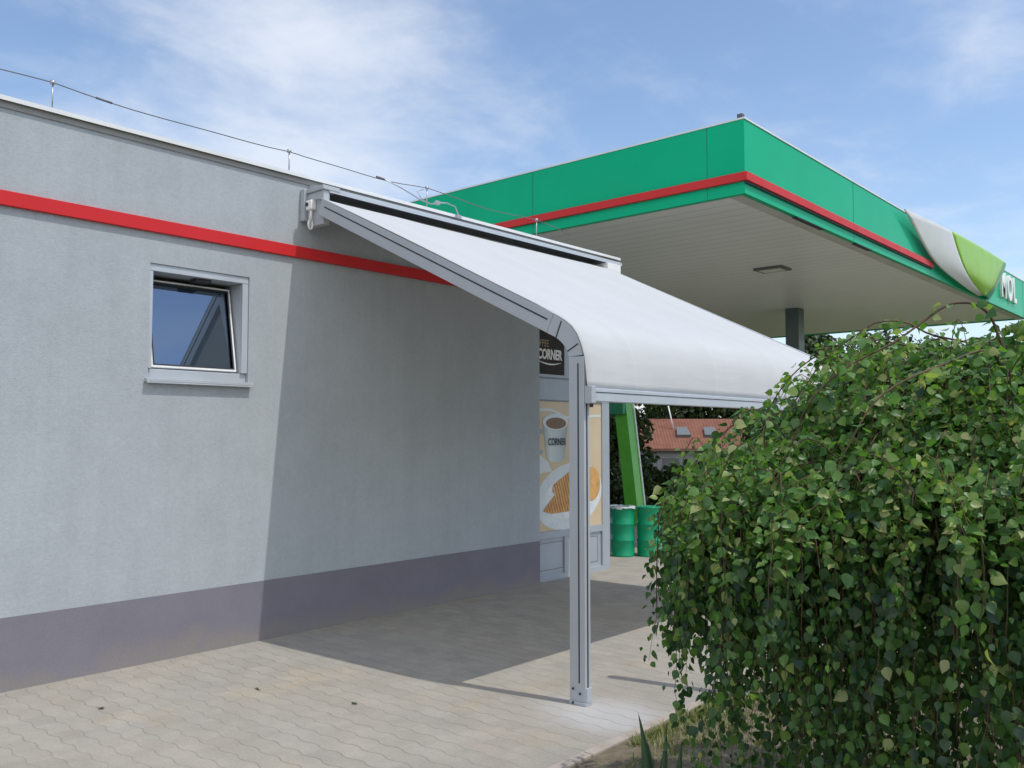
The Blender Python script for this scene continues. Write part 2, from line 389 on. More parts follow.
sy0, sy1, sz0, sz1 = WY0+.052, WY1-.075, WZ0+.088, WZ1-.085; piv = (WX-.06, 0, sz0); TA = R_(-10.5)
bm = B(); sw = .030
for a in ((sy0, sy1, sz0, sz0+sw), (sy0, sy1, sz1-sw, sz1), (sy0, sy0+sw, sz0+sw, sz1-sw), (sy1-sw, sy1, sz0+sw, sz1-sw)): box(bm, WX-.11, WX-.055, *a)
tilt(bm, piv, TA); sash = obj('sash', bm, M_WHITE, wf, bevel=.004)
bm = B()
for a in ((sy0+sw-.012, sy1-sw+.012, sz0+sw-.012, sz0+sw), (sy0+sw-.012, sy1-sw+.012, sz1-sw, sz1-sw+.014), (sy0+sw-.012, sy0+sw, sz0+sw, sz1-sw), (sy1-sw, sy1-sw+.012, sz0+sw, sz1-sw)): box(bm, WX-.08, WX-.0535, *a)
tilt(bm, piv, TA); obj('gasket', bm, M_GROOVE, sash)
bm = B(); box(bm, WX-.086, WX-.078, sy0+sw-.002, sy1-sw+.002, sz0+sw-.002, sz1-sw+.002); tilt(bm, piv, TA); obj('pane', bm, m_glass('window_glass', (.010, .018, .030), .24), sash)
bm = B(); box(bm, WX-.15, WX-.06, WY0+.42, WY0+.56, WZ1-.088, WZ1-.063); obj('tilt_stay', bm, M_GROOVE, wf)
bm = B(); box(bm, WX-1.2, WX-D-.004, WY0-.6, WY1+.6, WZ0-1, WZ1+.4); obj('room_interior', bm, simple('room_wall', (.10, .09, .085), .9), bld)
# shopfront at the far end of the long wall
SX = WX - .06
sfr = B(); DP = .08
for a in ((YC+.002, YE, 2.145, 2.43), (YC+.002, 9.4548, .50, .585), (YC+.002, YE, -.01, .06), (9.455, YE, .06, 2.145), (8.66, 8.74, .06, .50), (YC+.002, YC+.05, 2.432, 3.028), (8.66, YE, 2.432, 3.028), (YC+.002, YE, 3.03, 3.1), (YC+.052, 8.658, 2.432, 2.472)):
    box(sfr, SX-DP, SX, *a)
sf = obj('shop_front', sfr, M_SHOPF, bld, bevel=.004)
bm = B(); box(bm, SX-DP+.01, SX-.025, YC+.003, 9.45, .06, .50); obj('lower_panel', bm, M_SHOPF, sf)
for y0, y1 in ((8.12, 8.66), (8.80, 9.38)):
    bm = B()
    for a in ((y0, y1, .44, .45), (y0, y1, .12, .13), (y0, y0+.01, .13, .44), (y1-.01, y1, .13, .44)): box(bm, SX-.03, SX-.022, *a)
    obj('panel_bead', bm, simple('bead_grey', (.20, .22, .25), .5), sf)
bm = B(); box(bm, SX-DP+.01, SX-.03, YC+.003, 9.45, .585, 2.145); obj('shop_window', bm, m_glass('shop_glass', (.02, .025, .03), .1), sf)
bm = B(); box(bm, SX-.001, SX+.006, YC+.002, YE-.002, 2.415, 2.43); obj('frame_joint', bm, MAT['bead_grey'], sf)
bm = B(); box(bm, SX-.001, SX+.004, YC+.002, 9.455, 2.15, 2.162); obj('frame_joint', bm, MAT['bead_grey'], sf)

# coffee sign and poster
sg = thing('shop_sign', 'dark brown COFFEE CORNER sign panel above the cup poster', 'sign', (SX, 8.1, 2.45))
bm = B(); box(bm, SX-.04, SX+.008, 7.99, 8.63, 2.475, 3.02); obj('board', bm, simple('sign_brown', (.040, .031, .028), .6, 0, .1, 3, spec=.15), sg)
M_CREAM = simple('sign_white', (.8, .79, .76), .5); M_GOLD = simple('sign_gold', (.33, .26, .13), .5)
text_obj('word', 'COFFEE', .120, M_GOLD, sg, (SX+.010, 8.03, 2.80), (0, 1, 0), (0, 0, 1), .003, .74, .12)
text_obj('word', 'CORNER', .165, M_CREAM, sg, (SX+.010, 8.128, 2.655), (0, 1, 0), (0, 0, 1), .003, .70, .05, .006)
bm = B(); pts = []
for i in range(15):
    t = i / 14; pts.append((SX+.0085, 8.13+.45*t, 2.628-.028*math.sin(math.pi*t*.9)))
for i in range(15):
    t = 1 - i / 14; pts.append((SX+.0085, 8.13+.45*t, 2.625-.028*math.sin(math.pi*t*.9)-.014*math.sin(math.pi*t)-.001))
loop_prism(bm, pts, (.003, 0, 0)); obj('swoosh', bm, M_CREAM, sg)

po = thing('cup_poster', 'beige window poster with a white coffee cup and a plate of toasted pastry', 'poster', (SX, 8.1, .59))
def m_posterbg():
    t = NT('poster_beige'); n = t.noise(1.2, 4, .5, t.geo); t.base(t.mix(t.rng(n, .35, .65, 0, 1), (.56, .43, .27), (.63, .52, .37))); t.set(Roughness=.3); return t.m
bm = B(); box(bm, SX-.029, SX-.012, YC+.003, 9.452, .587, 2.143); obj('sheet', bm, m_posterbg(), po)
LAY = [0]
def flat(name, pts, mat):
    LAY[0] += 1; b = B(); x = SX - .0125 + LAY[0] * .0008
    loop_prism(b, [(x, y, z) for y, z in pts], (.0007, 0, 0)); return obj(name, b, mat, po)
def ell(cy, cz, ry, rz, n=40, a0=0, a1=360, rot=0):
    o = []
    for i in range(n + (a1 - a0 < 360)):
        a = R_(a0 + (a1 - a0) * i / n); u, v = ry*math.cos(a), rz*math.sin(a); o.append((cy + u*math.cos(rot) - v*math.sin(rot), cz + u*math.sin(rot) + v*math.cos(rot)))
    return o
M_CHINA = simple('poster_china', (.62, .68, .70), .3, 0, .06, 3)
def m_cup():                     # printed photograph of a glazed cup: its printed tones belong to the poster
    t = NT('poster_cup'); x, y, z = t.sep(t.geo); a = t.rng(y, 8.24, 8.74, 0, 1)
    r = t.N.new('ShaderNodeValToRGB'); e = r.color_ramp.elements; e[0].position = 0; e[0].color = (.30, .36, .36, 1); e[1].position = 1; e[1].color = (.26, .33, .34, 1)
    q = e.new(.3); q.color = (.58, .65, .66, 1); q = e.new(.65); q.color = (.46, .53, .55, 1); t.L.new(a, r.inputs[0]); t.base(r.outputs[0]); t.set(Roughness=.3); return t.m
M_CHINAD = m_cup()
M_COFF = simple('poster_coffee', (.16, .085, .04), .3)
def m_pastry():
    t = NT('poster_pastry'); x, y, z = t.sep(t.geo); w = t.math('SINE', t.math('MULTIPLY', t.math('ADD', y, t.math('MULTIPLY', z, .35)), 125.0))
    n = t.noise(14, 4, .6, t.geo); c = t.mix(t.rng(n, .3, .7, 0, 1), (.46, .19, .045), (.70, .42, .16)); t.base(t.mix(t.rng(w, .0, 1, 0, .8), c, (.26, .085, .02))); t.set(Roughness=.35); return t.m
M_PAST = m_pastry(); M_BREAD = simple('poster_bread', (.60, .33, .11), .35, 0, .2, 9)
SHX = .0
clip = lambda p: [(min(9.45, max(YC+.004, y)), z) for y, z in p]
flat('napkin', clip([(8.12, 1.53), (8.34, 1.42), (8.42, 1.30), (8.12, 1.27)]), M_CHINA)
flat('table_line', clip([(8.11, 2.02), (8.4, 2.03), (8.7, 1.94), (9.44, 1.97), (9.44, 2.0), (8.7, 1.97), (8.4, 2.06), (8.11, 2.05)]), M_CHINA)
flat('plate', clip(ell(8.78, .99, .68, .40, 48, rot=.16)), M_CHINA)
flat('plate_well', clip(ell(8.80, 1.0, .52, .28, 48, rot=.16)), simple('poster_china_light', (.70, .74, .75), .3))
flat('cup', [(8.245, 1.87), (8.32, 1.46), (8.40, 1.41), (8.60, 1.41), (8.67, 1.46), (8.735, 1.90)], M_CHINAD)
flat('cup_handle', clip(ell(8.205, 1.66, .085, .15, 24, 60, 300) + ell(8.215, 1.655, .05, .105, 24, 60, 300)[::-1]), M_CHINAD)
flat('cup_rim', ell(8.49, 1.895, .25, .10), M_CHINA); flat('coffee', ell(8.50, 1.88, .20, .07), M_COFF)
flat('pastry', [(8.42, 1.06), (8.45, 1.14), (8.66, 1.24), (8.86, 1.33), (9.05, 1.30), (9.1, 1.12), (8.7, 1.05), (8.5, 1.0)], M_PAST)
flat('pastry', [(8.24, .83), (8.32, .90), (8.48, 1.02), (8.75, 1.08), (9.1, 1.05), (9.12, .84), (8.8, .80), (8.4, .79)], M_PAST)
flat('bread_slice', clip(ell(9.20, 1.12, .21, .22, 32, rot=.5)), M_BREAD)
text_obj('word', 'CORNER', .12, M_GROOVE, po, (SX+.003, 8.335, 1.615), (0, 1, 0), (0, .0, 1), .001, .72, 0, .002)

# ------------------------------------------------------------------ lightning conductor on the roof edge
lc = thing('lightning_conductor', 'thin lightning conductor wire on short holders along the roof edge', 'wire', (WX, 2.5, ZR))
def holder(y, h, r=.006):
    b = B(); tube(b, [(WX+.0, y, ZR+.018), (WX+.0, y, ZR+h)], r, 8); lathe(b, [(.018, ZR+h-.012), (.02, ZR+h), (.018, ZR+h+.014)], (WX, y, 0), 10); lathe(b, [(.03, ZR+.02), (.03, ZR+.028)], (WX, y, 0), 10); obj('holder', b, M_STEEL, lc)
hs = [(-1.6, .235), (.5, .235), (2.55, .235), (4.57, .225), (6.26, .25), (8.05, .245)]
for y, h in hs: holder(y, h)
pts = []
for (y0, h0), (y1, h1) in zip(hs, hs[1:]):
    k = 10
    for i in range(k):
        t = i / k; pts.append((WX + .006*math.sin(7*y0+5*t), y0 + (y1-y0)*t, ZR + h0 + (h1-h0)*t - .035*math.sin(math.pi*t) + .006*math.sin(9*t+y0)))
pts += [(WX, 8.05, ZR+.245), (WX, 8.45, ZR+.215), (WX, 8.7, ZR+.17)]
bm = B(); tube(bm, pts, .0045, 6); obj('wire', bm, M_WIRE, lc)
bm = B(); tube(bm, [(WX, 5.62, ZR+.225), (WX+.01, 5.9, ZR+.17), (WX+.02, 6.15, ZR+.10), (WX+.02, 6.3, ZR+.085), (WX+.03, 6.42, ZR+.12), (WX+.05, 6.5, ZR+.13), (WX+.055, 6.62, ZR+.115), (WX+.06, 6.66, ZR+.04), (WX+.06, 6.66, ZR-.01)], .0065, 8); obj('down_lead', bm, M_STEEL, lc)
bm = B(); tube(bm, [(WX+.01, 6.20, ZR+.22), (WX+.02, 6.10, ZR+.18), (WX+.02, 6.17, ZR+.11), (WX+.02, 6.28, ZR+.09)], .004, 6); obj('tie_loop', bm, M_STEEL, lc)
bm = B(); box(bm, WX, WX+.04, 6.36, 6.42, ZR+.095, ZR+.135); obj('clamp', bm, M_STEEL, lc, bevel=.006)
bm = B(); box(bm, WX+.035, WX+.085, 6.63, 6.69, ZR-.012, ZR+.03); obj('clamp', bm, M_STEEL, lc, bevel=.006)
bm = B(); tube(bm, [(WX, 2.86, ZR+.214), (WX, 2.98, ZR+.207)], .009, 8); obj('splice', bm, M_WIRE, lc)
bm = B(); tube(bm, [(WX, 5.58, ZR+.218), (WX, 5.68, ZR+.214)], .010, 8); obj('splice', bm, M_WIRE, lc)

# ------------------------------------------------------------------ awning
A0, A1 = 4.68, 9.06            # near and far outer faces
aw = thing('drop_arm_awning', 'white fabric awning on grey aluminium rails and posts beside the shop wall', 'awning', (-3.5, A0, 0))
# cassette under the flashing
bm = B(); loop_prism(bm, [(WX+.005, 4.78, 4.005), (WX+.08, 4.78, 4.0), (WX+.30, 4.78, 3.936), (WX+.318, 4.78, 3.924), (WX+.318, 4.78, 3.888), (WX+.308, 4.78, 3.888), (WX+.305, 4.78, 3.912), (WX+.08, 4.78, 3.975), (WX+.005, 4.78, 3.98)], (0, 4.60, 0)); cas = obj('cassette', bm, M_ALUL, aw)
bm = B(); box(bm, WX+.006, WX+.03, 4.80, 9.38, 3.76, 3.978); obj('back_plate', bm, simple('housing_back', (.22, .23, .25), .6), cas)
bm = B(); tube(bm, [(WX+.14, 4.82, 3.80), (WX+.14, 9.36, 3.80)], .075, 20); obj('roller_tube', bm, simple('roller_cloth', (.35, .34, .34), .8), cas)
def end_bracket(y0, y1):
    b = B(); box(b, WX+.07, WX+.306, y0, y1, 3.60, 3.905); box(b, WX+.004, WX+.07, y0-.035, y1, 3.66, 3.95); box(b, WX+.06, WX+.325, y0-.02, y1+.10, 3.906, 3.945)
    return obj('bracket', b, M_ALU, aw, bevel=.006)
end_bracket(4.725, 4.79)
b = B(); box(b, WX+.05, WX+.345, 9.03, 9.31, 3.72, 3.885); obj('bracket', b, M_WHITE, aw, bevel=.004)
bm = B(); box(bm, WX+.12, WX+.205, 4.665, 4.725, 3.735, 3.825); gb = obj('gearbox', bm, M_WHITE, aw, bevel=.012)
bm = B(); tube(bm, [(WX+.17, 4.69, 3.74), (WX+.17, 4.685, 3.64)], .013, 8)
ring = [(WX+.17 + .0, 4.685 + .022*math.sin(a), 3.605 + .04*math.cos(a)) for a in [i*2*math.pi/16 for i in range(17)]]; tube(bm, ring, .009, 8, False)
obj('crank_eye', bm, M_WHITE, gb)
bm = B(); lathe(bm, [(.018, 0), (.018, .008)], (0, 0, 0), 12); bmesh.ops.rotate(bm, verts=bm.verts, matrix=Matrix.Rotation(R_(90), 3, 'X')); bmesh.ops.translate(bm, verts=bm.verts, vec=(WX+.145, 4.6645, 3.785)); obj('axle_hole', bm, M_GROOVE, gb)
# side guides: straight rail, curved corner, post
SL = .4815; XS, ZS = WX + .34, 3.782 + (-6.227 - (WX + .34)) * SL   # top edge start
XE, ZE = -3.70, 3.782 - (-3.70 + 6.227) * SL
nx, nz = SL / math.hypot(1, SL), 1 / math.hypot(1, SL)
TH = .142
top = [(XE, ZE), (-3.63, 2.522), (-3.57, 2.480), (-3.52, 2.425), (-3.485, 2.352), (-3.463, 2.270)]
inn = [(XE - nx*TH, ZE - nz*TH), (-3.682, 2.40), (-3.640, 2.368), (-3.607, 2.335), (-3.585, 2.300), (-3.575, 2.262)]
def guide(y0, y1, near):
    d = (0, y1 - y0, 0); s = (XS - nx*0, ZS)
    b = B(); loop_prism(b, [(XS, y0, ZS), (XE-.002, y0, ZE+.001), (inn[0][0]-.002, y0, inn[0][1]+.001), (XS - nx*TH, y0, ZS - nz*TH)], d); g = obj('guide_rail', b, M_ALU, aw, bevel=.004)
    b = B(); f = .36*TH
    def gp(x, k): z = ZS - (x - XS) * SL; return (x - nx*k, z - nz*k)
    q = [gp(XS+.06, f), gp(XE-.03, f), gp(XE-.03, f+.011), gp(XS+.06, f+.011)]
    yy = y0 - .002 if near else y1 - .004
    loop_prism(b, [(x, yy, z) for x, z in q], (0, .006, 0)); obj('slot', b, M_GROOVE, g)
    b = B(); loop_prism(b, [(x, y0+.003, z) for x, z in top] + [(x, y0+.003, z) for x, z in inn[::-1]], (0, y1-y0-.006, 0)); c = obj('corner_bend', b, M_ALU, aw)
    yq = y0 - .001 if near else y1 - .003
    for (a, e) in ((top[1], inn[1]), (top[4], inn[4])):
        b = B()
        dx, dz = e[0]-a[0], e[1]-a[1]; L = math.hypot(dx, dz); px, pz = -dz/L*.004, dx/L*.004
        a2 = (a[0]+dx*.12, a[1]+dz*.12); loop_prism(b, [(a2[0]+px, yq, a2[1]+pz), (e[0]+px, yq, e[1]+pz), (e[0]-px, yq, e[1]-pz), (a2[0]-px, yq, a2[1]-pz)], (0, .005, 0)); obj('seam', b, M_GROOVE, c)
    b = B(); box(b, -3.575, -3.449, y0, y1, .022, 2.262); p = obj('post', b, M_ALU, aw, bevel=.005)
    b = B(); box(b, -3.502, -3.492, (y0-.0022) if near else y1-.004, (y0+.004) if near else y1+.0022, .14, 2.215); obj('slot', b, M_GROOVE, p)
    b = B(); box(b, -3.452, -3.4465, y0+.022, y0+.034, .1, 2.2); obj('slot', b, M_GROOVE, p)
    b = B(); box(b, -3.578, -3.442, y0-.004, y1+.004, .0, .0225); box(b, -3.46, -3.438, y0+.006, y1-.002, .0226, .115); obj('foot_plate', b, M_ALUL, p, bevel=.003)
    for (x, z) in ((-3.545, .10), (-3.49, .075), (-3.545, .012)):
        b = B(); tube(b, [(x, y0-.008, z), (x, y0+.003, z)] if near else [(x, y1+.008, z), (x, y1-.003, z)], .008, 8); obj('bolt', b, M_GROOVE, p)
guide(A0, A0+.062, True); guide(A1-.062, A1, False)
# cloth
prof = [(WX+.20, 3.838), (WX+.27, 3.828), (WX+.33, 3.81)]
for i in range(0, 13):
    t = i / 13; x = WX + .37 + (XE + .02 - WX - .37) * t; prof.append((x, ZS - (x - XS) * SL + .004))
prof += [(-3.66, 2.542), (-3.60, 2.506), (-3.545, 2.462), (-3.505, 2.412), (-3.472, 2.345), (-3.444, 2.26), (-3.432, 2.17), (-3.426, 2.10), (-3.422, 2.052)]
ny = 56; vs = []; fs = []
ya, yb = A0 + .001, A1 + .003; rnd = random.Random(3)
for j in range(ny + 1):
    t = j / ny; y = ya + (yb - ya) * t; e = math.sin(math.pi * t) ** .6
    for i, (x, z) in enumerate(prof):
        s = i / (len(prof) - 1)
        w = .010 * math.sin(2.3 * y + 5 * s + .8) * math.sin(math.pi * s) + .006 * math.sin(6.1 * y - 9 * s) * math.sin(math.pi * s)
        sag = -.022 * e * math.sin(math.pi * min(1, s * 1.5)) if s < .67 else 0
        bow = .012 * e * math.sin(math.pi * (s - .6) / .4) if s > .6 else 0
        vs.append((x + bow + w * .3, y, z + sag + w))
k = len(prof)
fs = [(j*k+i, j*k+i+1, (j+1)*k+i+1, (j+1)*k+i) for j in range(ny) for i in range(k-1)]
vs = [tuple(Vector(v) - OFF[aw.name]) for v in vs]
cl = pydata('fabric', vs, fs, m_fabric(), aw, smooth=True); md = cl.modifiers.new('Solid', 'SOLIDIFY'); md.thickness = .002; md.offset = -1
# bottom bar with its end runners
bm = B(); box(bm, -3.435, -3.395, A0+.052, A1-.052, 1.962, 2.052); bar = obj('bottom_bar', bm, M_ALUL, aw, bevel=.006)
bm = B(); box(bm, -3.397, -3.392, A0+.052, A1-.052, 2.022, 2.027); obj('keder_slot', bm, M_GROOVE, bar)
for y0 in (A0+.004, A1-.052):
    bm = B(); box(bm, -3.448, -3.388, y0, y0+.047, 1.948, 2.066); r = obj('bar_runner', bm, M_ALU, bar, bevel=.006)
    bm = B(); tube(bm, [(-3.41, y0+.024, 1.948), (-3.41, y0+.024, 1.925)], .013, 8); obj('stop_screw', bm, M_GROOVE, r)

# ------------------------------------------------------------------ fuel canopy
CX, CY, CF, CW, CZ, CT = -5.045, 10.295, 26.7, -17.5, 4.8, 5.76
can = thing('fuel_canopy', 'big green fuel station canopy with red stripe, pale soffit and one column', 'canopy', (CX-4, CY+10.5, 0))
M_GRN = m_fascia('fascia_green', (.000, .42, .205))
bm = B(); box(bm, CX-.08, CX, CY, CF, CZ, CT); box(bm, CW, CX-.08, CY, CY+.08, CZ, CT); box(bm, CW, CX-.08, CF-.08, CF, CZ, CT); box(bm, CW, CW+.08, CY+.08, CF-.08, CZ, CT); fa = obj('fascia', bm, M_GRN, can)
bm = B(); box(bm, CX-.1, CX+.012, CY-.012, CF, CT-.0, CT+.022); box(bm, CW, CX-.1, CY-.012, CY+.1, CT, CT+.022); obj('cap_trim', bm, M_SHEET, fa)
M_JNT = simple('joint_green', (.006, .17, .09), .5)
for y in (14.07, 26.2):
    bm = B(); box(bm, CX-.01, CX+.003, y, y+.010, CZ, CT); obj('joint', bm, M_JNT, fa)
for x in (CX-.533, CX-3.5, CX-6.5, CX-9.5):
    bm = B(); box(bm, x, x+.008, CY-.003, CY+.01, CZ, CT); obj('joint', bm, M_JNT, fa)
bm = B(); box(bm, CX, CX+.055, CY-.055, 18.15, 4.955, 5.065); box(bm, CW, CX, CY-.055, CY, 4.955, 5.065); obj('stripe', bm, simple('stripe_red', (.58, .035, .035), .45, 0, .05, 1, spec=.2), can, bevel=.004)
bm = B(); box(bm, CX+.001, CX+.03, CY-.03, 18.15, 4.93, 4.954); obj('stripe_painted_shadow', bm, M_GROOVE, can)  # dark strip standing in for the shadow under the red stripe
bm = B(); box(bm, CW+.08, CX-.08, CY+.08, CF-.08, CZ+.03, CZ+.07); obj('soffit', bm, m_soffit(), can)
bm = B(); box(bm, CX-.26, CX-.081, CY+.081, CF-.081, CZ+.004, CZ+.028); 
obj('edge_channel', bm, simple('channel_pale', (.55, .54, .52), .5, 0, .15, 1), can)
for y0, y1 in ((11.9, 12.9), (14.2, 14.9)):
    bm = B(); box(bm, CX-.081, CX-.002, y0, y1, CZ-.012, CZ-.002); obj('gutter_gap', bm, M_GROOVE, can)
bm = B(); box(bm, CX-.12, CX-.05, CY+.05, CY+.12, CT+.022, CT+.10); obj('corner_pin', bm, M_DARK, can)
bm = B(); box(bm, -9.17, -8.83, 20.78, 21.12, 0, CZ+.03); box(bm, -9.22, -8.78, 20.73, 21.17, 0, .25); obj('column', bm, simple('column_green', (.085, .12, .115), .35, 0, .1, 2), can, bevel=.01)
bm = B(); box(bm, -7.36, -6.80, 15.30, 15.74, CZ-.012, CZ+.029); lf = obj('light_fixture', bm, simple('lamp_housing', (.16, .16, .16), .5), can, bevel=.006)
bm = B(); box(bm, -7.29, -6.87, 15.37, 15.67, CZ-.018, CZ-.0125); obj('lens', bm, simple('lamp_lens', (.72, .72, .70), .2), lf)
# bulging two-tone emblem panel on the long fascia
def crv(pts, n):
    P = [Vector(p) for p in pts]; out = []
    P = [2*P[0]-P[1]] + P + [2*P[-1]-P[-2]]
    m = len(P) - 3
    for i in range(n + 1):
        u = i / n * m; k = min(int(u), m - 1); t = u - k; a, b, c, d = P[k:k+4]
        out.append(.5 * ((2*b) + (c-a)*t + (2*a-5*b+4*c-d)*t*t + (3*b-a-3*c+d)*t**3))
    return out
Lc = crv([(CX+.10, 16.3, 5.74), (CX+.11, 17.87, 5.08), (CX+.11, 19.86, 4.84), (CX+.06, 21.4, 4.80)], 20)
Sc = crv([(CX+.24, 18.7, 5.74), (CX+.25, 19.1, 5.36), (CX+.23, 19.8, 5.04), (CX+.14, 21.4, 4.80)], 20)
Rc = crv([(CX+.30, 22.9, 5.72), (CX+.30, 22.3, 5.33), (CX+.26, 21.9, 5.02), (CX+.14, 21.6, 4.81)], 20)
Ec = crv([(CX+.02, 24.0, 5.74), (CX+.02, 23.4, 5.35), (CX+.02, 22.9, 5.03), (CX+.02, 22.4, 4.82)], 20)
def patch(name, A, Bc, mat, bulge, n=14):
    b = B(); g = []
    for a, c in zip(A, Bc):
        row = []
        for i in range(n + 1):
            t = i / n; p = a.lerp(c, t); p = p + Vector((bulge * math.sin(math.pi * t), 0, 0)); row.append(b.verts.new(p))
        g.append(row)
    for r0, r1 in zip(g, g[1:]):
        for i in range(n):
            f = b.faces.new((r0[i], r0[i+1], r1[i+1], r1[i])); f.smooth = True
    o = obj(name, b, mat, emb); md = o.modifiers.new('Solid', 'SOLIDIFY'); md.thickness = .02; md.offset = 0; return o
emb = obj('emblem', B(), None, can) if False else thing('emblem_panel', 'curved grey and lime green emblem panel bulging from the canopy fascia', 'emblem', (CX, 20, 4.8))
patch('grey_wave', Lc, Sc, simple('emblem_grey', (.56, .58, .575), .4, 0, .04, 1), .02)
patch('lime_wave', Sc, Rc, simple('emblem_lime', (.27, .52, .05), .4, 0, .04, 1), .03)
patch('green_wave', Rc, Ec, simple('emblem_teal', (.03, .36, .21), .4, 0, .04, 1), .03)
# white block letters beyond the emblem
lt = thing('canopy_lettering', 'raised white MOL letters on the canopy fascia beside the emblem', 'lettering', (CX, 24, 5))
M_LET = simple('letter_white', (.80, .81, .82), .35)
for s, y in (('M', 23.62), ('O', 24.26), ('L', 24.88)):
    text_obj('letter', s, .86, M_LET, lt, (CX+.035, y, 5.06), (0, 1, 0), (0, 0, 1), .06, .72, 0, .02)
for y in (23.8, 24.5, 25.1):
    bm = B(); tube(bm, [(CX-.01, y, 5.3), (CX+.03, y, 5.3)], .03, 6); obj('stand_off', bm, M_GROOVE, lt)

# ------------------------------------------------------------------ green pylon, drums, pole
py = thing('green_pylon', 'leaning bright green two tone pylon under the canopy behind the drums', 'pylon', (-9.52, 14.45, 0))
def lean(z): return -.125 * z
bm = B()
def sect(z): x0 = -9.545 + lean(z); return [(x0, 14.32, z), (x0 + .275, 14.32, z), (x0 + .275, 14.56, z), (x0, 14.56, z)]
a = [bm.verts.new(p) for p in sect(0)]; c = [bm.verts.new(p) for p in sect(3.6)]
for i in range(4): bm.faces.new((a[i], a[(i+1) % 4], c[(i+1) % 4], c[i]))
bm.faces.new(a); bm.faces.new(c); obj('shaft', bm, simple('pylon_green', (.085, .40, .02), .3, 0, .05, 2, coat=.3), py)
bm = B(); q = [(-9.545 + .277 + lean(0), 14.56, 0), (-9.545 + .277 + lean(3.6), 14.56, 3.6)]
a = []
for x, y, z in q: a.append([bm.verts.new(p) for p in ((x, y, z), (x+.02, y, z), (x+.02, y+.035, z), (x, y+.035, z))])
for i in range(4): bm.faces.new((a[0][i], a[0][(i+1) % 4], a[1][(i+1) % 4], a[1][i]))
bm.faces.new(a[0]); bm.faces.new(a[1]); obj('edge_strip', bm, M_SHEET, py)
bm = B(); box(bm, -10.05, -9.56, 14.22, 14.34, 2.13, 2.75); hp = obj('header_panel', bm, simple('header_green', (.015, .20, .09), .35, 0, .05, 2), py, bevel=.008)

M_DRUM = simple('drum_green', (.006, .30, .15), .35, 0, .06, 5, coat=.15, spec=.3)
def drum(x, y, label, liner=False):
    t = thing('oil_drum', label, 'drum', (x, y, 0), 0, 'green oil drums by the shop corner')
    p = [(.168, .0), (.178, .008), (.172, .02)]
    for zr in (.232, .463): p += [(.172, zr-.02), (.181, zr-.006), (.181, zr+.006), (.172, zr+.02)]
    p += [(.172, .685), (.180, .693), (.180, .703), (.168, .703), (.164, .66)]
    b = B(); lathe(b, p, (x, y, 0), 36); obj('body', b, M_DRUM, t)
    if liner:
        b = B(); n = 36; rr = random.Random(5); r0, r1, r2 = [], [], []
        for j in range(n):
            a = 2*math.pi*j/n; d = rr.uniform(.005, .03); cx, sx = math.cos(a), math.sin(a)
            r0.append(b.verts.new((x+.15*cx, y+.15*sx, .672))); r1.append(b.verts.new((x+.186*cx, y+.186*sx, .712+rr.uniform(-.003, .008)))); r2.append(b.verts.new((x+.19*cx, y+.19*sx, .70-d)))
        for A, C2 in ((r0, r1), (r1, r2)):
            for j in range(n): b.faces.new((A[j], A[(j+1) % n], C2[(j+1) % n], C2[j]))
        obj('liner', b, simple('liner_film', (.62, .64, .66), .35), t)
    else:
        b = B(); lathe(b, [(.166, .704), (.16, .71)], (x, y, 0), 36); tube(b, [(x+.08, y, .70), (x+.08, y, .722)], .025, 10); obj('lid', b, M_DRUM, t)
def gpt(px, d):   # metres from camera: lateral, depth -> world ground point (used for layout of far things)
    return (math.cos(R_(41.04))*px - math.sin(R_(41.04))*d, math.sin(R_(41.04))*px + math.cos(R_(41.04))*d)
drum(-7.255, 10.76, 'green drum with a pale bin liner folded over its rim beside the shop corner', True)
drum(-6.964, 11.01, 'closed green drum standing between the lined drum and the birch leaves')
drum(-6.97, 11.70, 'green drum mostly hidden behind the closed drum and birch leaves')
mp = thing('marker_pole', 'grey steel marker pole standing behind the weeping birch', 'pole', (-2.84, 5.56, 0))
bm = B(); tube(bm, [(-2.84, 5.56, 0), (-2.84, 5.56, 1.63)], .045, 16); lathe(bm, [(.045, 1.63), (.036, 1.655), (.015, 1.668)], (-2.84, 5.56, 0), 16); obj('tube', bm, M_STEEL, mp)
bm = B(); lathe(bm, [(.09, 0.012), (.09, .03)], (-2.84, 5.56, 0), 16); obj('base_plate', bm, M_STEEL, mp)

# ------------------------------------------------------------------ house below the forecourt
hx, hy = gpt(13.2, 60)
ho = thing('tiled_house', 'low distant house with red clay tile roof and two grey skylights', 'house', (hx, hy, -2.0), R_(41.04))
bm = B(); loop_prism(bm, [(-4.0, .4, 0), (4.0, .4, 0), (4.0, 5.6, 0), (-4.0, 5.6, 0)], (0, 0, 2.6)); 
for x in (-4.0, 4.0): bm.faces.new([bm.verts.new(p) for p in ((x, .4, 2.6), (x, 5.6, 2.6), (x, 3.0, 4.5))])
obj('wall', bm, simple('house_render', (.22, .225, .25), .9, 0, .15, 1), ho, world_coords=False)
bm = B()
loop_prism(bm, [(-4.35, 0, 2.66), (4.35, 0, 2.66), (4.35, 3.0, 4.72), (-4.35, 3.0, 4.72)], (0, -.03, .10)); loop_prism(bm, [(-4.35, 6, 2.66), (4.35, 6, 2.66), (4.35, 3.0, 4.72), (-4.35, 3.0, 4.72)], (0, .03, .10))
rf = obj('roof', bm, m_rooftile(), ho, world_coords=False)
